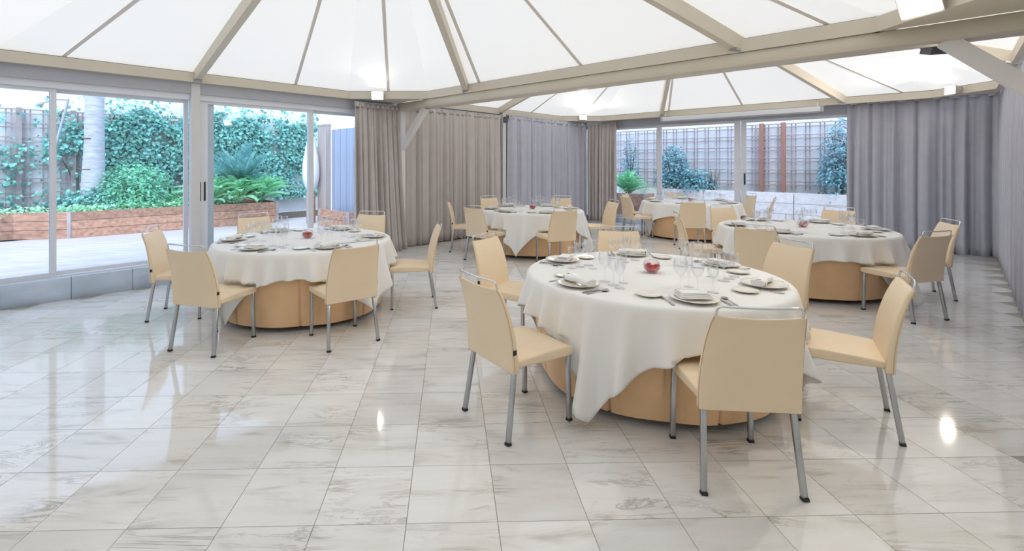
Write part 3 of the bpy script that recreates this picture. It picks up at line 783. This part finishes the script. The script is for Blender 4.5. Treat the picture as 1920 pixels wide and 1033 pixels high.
# ================================================================== GARDEN
def boards(root, name, mat, p0, p1, n, width, thick, z, gap=.006):
    pass
def build_decks():
    d = struct('deck_left', 'pale grey decking outside the garden windows')
    v = 7.53
    while v < 12.3:
        ubox('board', 'deck', d, -6.5, 8.0, v, v+.291, .02, .10); v += .297
    ubox('sub_base', 'soil', d, -6.5, 8.0, 12.3, 14.6, -.05, .06)
    d2 = struct('deck_right', 'pale decking outside the far trellis window')
    u = 12.43
    while u < 14.2:
        ubox('board', 'deck', d2, u, u+.291, -3.0, 11.0, -.02, .05); u += .297
    g = uvbox(MB(), 14.1, 16, -3, 11, -.06, -.0).obj('ground_far', 'soil'); g['kind'] = 'structure'
    w = uvbox(MB(), -8, 9, 14.62, 14.8, 0, 3.9).obj('wall_garden', 'gwall'); w['kind'] = 'structure'; w['label'] = 'white rendered garden wall behind ivy and trellis'
    w = uvbox(MB(), 15.3, 15.45, -4, 12, 0, 3.9).obj('wall_far_garden', 'gwall'); w['kind'] = 'structure'; w['label'] = 'white garden wall behind the far trellis'
build_decks()
def trellis(label, along, a0, a1, fixed, z0, z1, mat, posts=(), postmat=None, step=.31, pair=.09, name='trellis', side=-1):
    t = empty(name, W(a0, fixed, 0) if along == 'u' else W(fixed, a0, 0), ROTU)
    tag(t, label, 'trellis')
    # local: x along u, y along v
    def slat(p, lx, ly, lz, nm='slat', mt=mat):
        key = (nm, round(lx, 3), round(ly, 3), round(lz, 3), mt)
        if key not in ME: ME[key] = MB().box((-lx/2,-ly/2,-lz/2), (lx/2,ly/2,lz/2)).mesh(nm, mt)
        link(nm, ME[key], t, p)
    Ln = a1-a0; sg = side
    def loc(a, off, z): return (a, off*sg, z) if along == 'u' else (off*sg, a, z)
    a = .06
    while a < Ln:
        for d in (0, pair):
            if along == 'u': slat(loc(a+d, 0, (z0+z1)/2), .028, .014, z1-z0)
            else: slat(loc(a+d, 0, (z0+z1)/2), .014, .028, z1-z0)
        a += step
    z = z1-.015
    while z > z0:
        for d in (0, pair):
            if z-d > z0:
                if along == 'u': slat(loc(Ln/2, .016, z-d), Ln, .014, .028)
                else: slat(loc(Ln/2, .016, z-d), .014, Ln, .028)
        z -= step
    for p in posts:
        slat(loc(p-a0, .04, (z0+z1)/2), .10, .10, z1-z0+.04, 'post', postmat or mat)
    return t
trellis('weathered square trellis on the garden wall at far left, half bare', 'u', -3.2, 5.6, 14.55, .5, 2.80, 'trellis', posts=(.48, 1.42, 2.6, 4.2))
trellis('grey-brown trellis panel with reddish posts beyond the far window', 'v', -1.5, 9.2, 15.22, .86, 2.66, 'trellis2', posts=(3.17, 3.68), postmat='redpost')
def planter(label, mat, pieces, soil, zb, zt, rows, name='planter_box'):
    o = empty(name, W(*soil[0], zb)); base = o.location.copy(); tag(o, label, 'planter')
    hh = (zt-zb)/rows
    for (a, b) in pieces:
        for r in range(rows):
            A = W(*a, zb+hh*(r+.5))-base; B = W(*b, zb+hh*(r+.5))-base
            L = (B-A).length; n = max(1, round(L/2.4))
            for k in range(n):
                MB().bar(A.lerp(B, k/n+.001), A.lerp(B, (k+1)/n-.001), .05, hh-.008).obj('plank', mat, o)
    for a, b in pieces[:1]:
        for t in (0, 1):
            A = W(*(a if t == 0 else b), zb)-base
            MB().bar(A, A+Vector((0, 0, zt-zb)), .07, .07, up=(0,1,0)).obj('corner_post', 'trellis', o)
    vs = [W(*p, zt-.07)-base for p in soil]; n = len(vs); vs += [p-Vector((0,0,.2)) for p in vs]
    MB().add(vs, [tuple(range(n)), tuple(range(n, 2*n))[::-1]]+[(i, n+i, n+(i+1) % n, (i+1) % n) for i in range(n)]).obj('soil', 'soil', o)
    return o
planter('long reddish wooden plank planter box under the palm trunk and ivy', 'planter', [((1.15,12.25),(5.2,12.0)),((.35,12.75),(1.15,12.25)),((-4.0,13.35),(.35,12.75)),((5.2,12.0),(5.3,14.3))],
        [(-4.0,13.35),(.35,12.75),(1.15,12.25),(5.2,12.0),(5.3,14.4),(-4.0,14.4)], .10, .62, 3)
planter('low wooden planter box beside the blue-grey board fence', 'planter', [((5.65,9.35),(5.65,10.6)),((5.65,9.35),(6.0,9.35))], [(5.65,9.35),(5.65,10.6),(6.0,10.6),(6.0,9.35)], .10, .50, 2)
planter('long pale plank planter wall below the far trellis, overexposure painted in', 'planterw', [((14.25,-1.5),(14.25,7.0)),((14.25,7.0),(15.2,7.0))], [(14.25,-1.5),(14.25,7.0),(15.2,7.0),(15.2,-1.5)], .05, .85, 3)
planter('small brown wooden planter holding the fern at the far window', 'planter', [((13.2,6.1),(13.2,7.6)),((13.2,6.1),(13.8,6.1))], [(13.2,6.1),(13.2,7.6),(13.8,7.6),(13.8,6.1)], .05, .72, 2)
# leaf scatter
def leafquad(mb, p, d, n, L, Wd, droop=.25):
    s = d.cross(n).normalized()
    a = p; b = p+d*(L*.5)+s*(Wd/2)+n*(L*.06); c = p+d*L-n*(L*droop); e = p+d*(L*.5)-s*(Wd/2)+n*(L*.06); m = p+d*(L*.5)-n*(L*.03)
    mb.add([a, b, c, e, m], [(0,1,4),(1,2,4),(2,3,4),(3,0,4)])
def rv(r): return Vector((r.gauss(0,1), r.gauss(0,1), r.gauss(0,1))).normalized()
def ivy():
    r = random.Random(11); base = W(.8, 14.5, .5)
    mb = MB(); cnt = 0; out = Vector((-VX, -VY, 0))
    o = empty('ivy', base)
    tries = 0
    while cnt < 15000 and tries < 160000:
        tries += 1
        u = r.uniform(-1.4, 7.6); z = r.uniform(.55, 3.25)
        nz = noise.noise(Vector((u*1.1, z*1.3, 3.1)))+.5*noise.noise(Vector((u*2.7, z*2.9, 9.7)))
        top = 2.85+.35*noise.noise(Vector((u*1.6, 0, 4)))
        if 3.8 < u < 4.7: top += .35
        if 5.2 < u < 6.4: top += .1
        dens = 1.0
        if u < 1.7: dens = .42
        if u < .9: dens = .14
        if z > top: dens *= .12
        if z < 1.1: dens *= .8
        if nz < (-.28 if u > 1.7 else .05): dens *= .15
        if r.random() > dens: continue
        p = W(u, 14.47-r.uniform(0, .16), z)-base
        n = (out*1.0+Vector((0, 0, .75))+rv(r)*.65).normalized(); d = (Vector((0, 0, -1))+rv(r)*.9); d = (d-n*d.dot(n)).normalized()
        s = r.uniform(.06, .125); leafquad(mb, p, d, n, s, s*.95); cnt += 1
    f = mb.obj('foliage', 'ivy', o); f['kind'] = 'stuff'
    for k in range(10):
        u = 1.4+k*.55+r.uniform(-.2, .2); pts = []
        for i in range(9): pts.append(W(u+.18*math.sin(i*.8+k), 14.51, .52+i*.29)-base)
        MB().tube(pts, .012, 5).obj('stem', 'stem', o)
    tag(o, 'dense ivy covering the garden wall behind the palm trunk', 'ivy')
ivy()
def shrub(label, u, v, z, ru, rv_, rz, n, mat, size, seed, cat='shrub', name='leafy_shrub', bias=.6, narrow=.55):
    r = random.Random(seed); base = W(u, v, z); o = empty(name, base); mb = MB()
    for i in range(n):
        d = rv(r); d.z = abs(d.z)*1.0 if r.random() < .85 else d.z*.4
        k = r.random()**.35*(1+.18*noise.noise(d*2.3+Vector((seed, 0, 0))))
        q = Vector((d.x*ru*k, d.y*rv_*k, .15*rz+d.z*rz*k*.9))
        nrm = (d*bias+Vector((0, 0, .6))+rv(r)*.6).normalized(); dd = (d+rv(r)*.8+Vector((0,0,.2))); dd = (dd-nrm*dd.dot(nrm)).normalized()
        s = size*r.uniform(.7, 1.3); leafquad(mb, q, dd, nrm, s, s*narrow)
    f = mb.obj('foliage', mat, o); f['kind'] = 'stuff'
    for k in range(7):
        a = k*.9; e = Vector((math.cos(a)*ru*.6, math.sin(a)*rv_*.6, rz*.8))
        MB().tube([Vector((0,0,0)), e*.45+Vector((0,0,.05)), e], .012, 5, radii=[.016,.011,.005]).obj('stem', 'stem', o)
    tag(o, label, cat); return o
shrub('bright green rounded shrub right of the palm trunk', 2.35, 12.95, .5, .85, .75, 1.08, 3000, 'shrub', .085, 21)
shrub('blue-green bushy shrub left part of the planter below the ivy', 1.7, 13.1, .5, .75, .55, .55, 1700, 'ivy', .10, 22)
shrub('dark teal shrub beside the white mullion in the far garden', 14.6, 5.85, .78, .5, .5, 1.35, 1700, 'shrub2', .10, 23)
shrub('low teal bush under the far trellis, right of the taller one', 14.55, 5.15, .78, .5, .45, .65, 1000, 'shrub2', .10, 24)
shrub('leafy blue-green climber against the far trellis beside the curtain', 14.62, 1.85, .78, .52, .40, 1.85, 2200, 'shrub2', .09, 25)
shrub('thin climbing vine on the trellis above the far fern', 14.78, 7.3, .8, .30, .30, 1.7, 700, 'shrub2', .08, 26)
shrub('pale feathery low plant between the bright shrub and the cream post', 3.35, 12.7, .5, .6, .5, .42, 1300, 'fern', .09, 27, narrow=.3)
def cover(label, a, b, z, n, seed, wid=.35):
    r = random.Random(seed); A = W(*a, z); B = W(*b, z); o = empty('ground_cover', A); mb = MB(); out = Vector((-VX, -VY, 0))
    for i in range(n):
        p = (B-A)*r.random()+out*r.uniform(-wid, .05)+Vector((0, 0, r.uniform(-.06, .10)))
        if p.dot(out) > 0 : p.z -= r.random()*.02
        nn = (out*.5+Vector((0,0,1))+rv(r)*.6).normalized(); d = rv(r)+out*.4; d = (d-nn*d.dot(nn)).normalized()
        s = r.uniform(.05, .09); leafquad(mb, p, d, nn, s, s*.8)
    f = mb.obj('foliage', 'cover', o); f['kind'] = 'stuff'
    st = MB().tube([Vector((0,0,-.03)), (B-A)*.5+Vector((0,0,-.02)), (B-A)+Vector((0,0,-.03))], .01, 5).obj('stem', 'stem', o)
    tag(o, label, 'plants')
cover('pale green trailing plants along the rim of the long planter', (1.0,12.4), (4.4,12.12), .62, 1700, 31)
cover('trailing leaves over the left corner of the long planter', (-2.5,13.2), (.9,12.65), .62, 600, 32)
# cycad
def frond_me(L, n, wl, up, seed, arch=1.0, mat='cycad', leaf=.006):
    r = random.Random(seed); mb = MB(); pts = []
    for i in range(13):
        t = i/12; pts.append(Vector((0, L*(t*math.cos(up)+.10*t*t), L*(t*math.sin(up)-arch*.42*t*t))))
    mb.tube(pts, .006, 5, radii=[.010*(1-.8*i/12) for i in range(13)])
    for k in range(n):
        t = .14+.84*k/n; i = min(11, int(t*12)); p = pts[i].lerp(pts[i+1], t*12-i); d = (pts[i+1]-pts[i]).normalized()
        ll = wl*math.sin(math.pi*min(1, .18+t*.80))**.7
        for s in (-1, 1):
            q = (d*.55+Vector((s, 0, .25))).normalized(); nn = q.cross(d).normalized()*(1 if s < 0 else -1)
            leafquad(mb, p, q, nn, ll, leaf*2.6, .15)
    return mb.mesh('frond', mat)
def frond_plant(name, label, u, v, z, meshes, n, seed, lo=.15, hi=1.2, sc=(.8, 1.1), trunk=True):
    r = random.Random(seed); o = empty(name, W(u, v, z)); k = 0
    for i in range(n):
        f = link('frond', meshes[i % len(meshes)], o, (0, 0, .12 if trunk else 0)); t = i/n
        f.rotation_euler = (r.uniform(-.1, .1)+lerp(-.15, .55, t), r.uniform(-.1, .1), i*2.39996+r.uniform(-.2, .2)); s = r.uniform(*sc); f.scale = (s, s, s)
    if trunk: MB().lathe([(0,-.05),(.10,-.05),(.12,.05),(.09,.16),(0,.18)], 12).obj('trunk', 'stem', o)
    tag(o, label, 'plant'); return o
cm = [frond_me(1.15, 34, .20, .75, 1, .45, leaf=.011), frond_me(1.1, 34, .19, 1.0, 2, .4, leaf=.011), frond_me(1.1, 32, .2, .5, 3, .45, leaf=.011)]
frond_plant('cycad', 'spiky blue-green cycad with stiff fronds before the ivy', 4.5, 12.55, .95, cm, 36, 5)
fm = [frond_me(.75, 26, .085, 1.05, 4, 1.25, 'fern', .007), frond_me(.65, 24, .08, .8, 5, 1.2, 'fern', .007), frond_me(.8, 26, .08, 1.2, 6, 1.3, 'fern', .007)]
for i, (u, v, lb) in enumerate([(3.7,12.25,'light green fern below the cycad, left of centre'),(4.3,12.2,'light green fern directly below the cycad'),(4.85,12.2,'arching fern at the right end of the long planter'),(5.1,12.75,'fern behind the right end of the long planter')]):
    frond_plant('fern', lb, u, v, .58, fm, 50, 40+i, trunk=False, sc=(1.2, 1.8))
frond_plant('fern', 'bright green fern in the small planter at the far window', 13.5, 6.75, .66, fm, 44, 60, trunk=False, sc=(1.25, 1.7))
# bare twigs
o = empty('bare_twigs', W(14.6, 4.75, .78)); tag(o, 'bare twiggy bush in the far planter between bushes', 'shrub'); r = random.Random(8)
for k in range(22):
    a = r.uniform(0, 6.28); l = r.uniform(.4, .75); e = Vector((math.cos(a)*.22, math.sin(a)*.22, l))
    MB().tube([Vector((0,0,0)), e*.5+rv(r)*.03, e+rv(r)*.05], .005, 4, radii=[.007,.005,.002]).obj('twig', 'stem', o)
# palm trunk
o = empty('palm_trunk', W(1.62, 13.2, .5)); tag(o, 'pale grey palm trunk rising from the long planter', 'tree')
MB().tube([Vector((0,0,-.05)), Vector((.0,0,.25)), Vector((.02,0,.7)), Vector((.04,0,1.4)), Vector((.05,0,2.2)), Vector((.06,0,3.6))], .2, 18, radii=[.25,.235,.215,.19,.175,.17]).obj('trunk', 'bark', o)
for z in (.95, 1.62):
    MB().tube([Vector((.03+.20*math.cos(a), .20*math.sin(a), z)) for a in [-2.4+.15*i for i in range(9)]], .012, 5).obj('scar', 'stem', o)
# spotlight arm on the garden wall
o = empty('wall_spotlight', W(1.05, 13.9, 2.9)); tag(o, 'thin grey angled outdoor spotlight arm by the palm trunk', 'lamp')
MB().tube([Vector((0,0,-.95)), Vector((.18,.1,.0)), Vector((.2,.1,.12))], .028, 8).obj('pole', 'alu', o)
MB().tube([Vector((.2,.1,.1)), Vector((.0,.0,.1)), Vector((-.2,-.12,.0))], .02, 8).obj('arm', 'alu', o)
MB().lathe([(0,-.05),(.05,-.04),(.065,0),(.05,.04),(0,.05)], 12, (-.22,-.13,-.02)).obj('head', 'alu', o)
# teardrop garden lamp
o = empty('garden_lamp', W(5.72, 11.2, .10)); tag(o, 'tall white teardrop garden lamp on a wooden stump', 'lamp')
pr = []
for i in range(25):
    t = i/24; rr = .225*(math.sin(math.pi*t**.66))**.85*(1-.22*t) if 0 < t < 1 else 0
    pr.append((max(rr, 0), .74+1.66*t))
MB().lathe(pr, 28).obj('shade', 'lampwhite', o)
MB().box((-.09,-.09,0), (.09,.09,.78)).obj('stump', 'planter', o, bevel=.01)
# board fence
o = empty('board_fence', W(6.1, 7.9, .1), ROTU); tag(o, 'blue-grey vertical board fence beside the white teardrop lamp', 'fence')
me = MB().box((-.012, 0, 0), (.012, .135, 2.32)).mesh('board', 'bluefence')
for k in range(21): link('board', me, o, (.006*(k % 2), k*.14, 0))
for z in (.4, 1.9): MB().box((.015, 0, z), (.06, 2.95, z+.08)).obj('rail', 'bluefence', o)
o = empty('timber_pillar', W(6.0, 11.05, .1), ROTU); tag(o, 'broad weathered timber pillar between teardrop lamp and board fence', 'pillar')
for k in range(3): MB().box((-.07,-.21+k*.14,0), (.07,-.074+k*.14,2.42)).obj('plank', 'pillar', o)
MB().box((-.08,-.22,2.42), (.08,.22,2.46)).obj('cap', 'pillar', o)
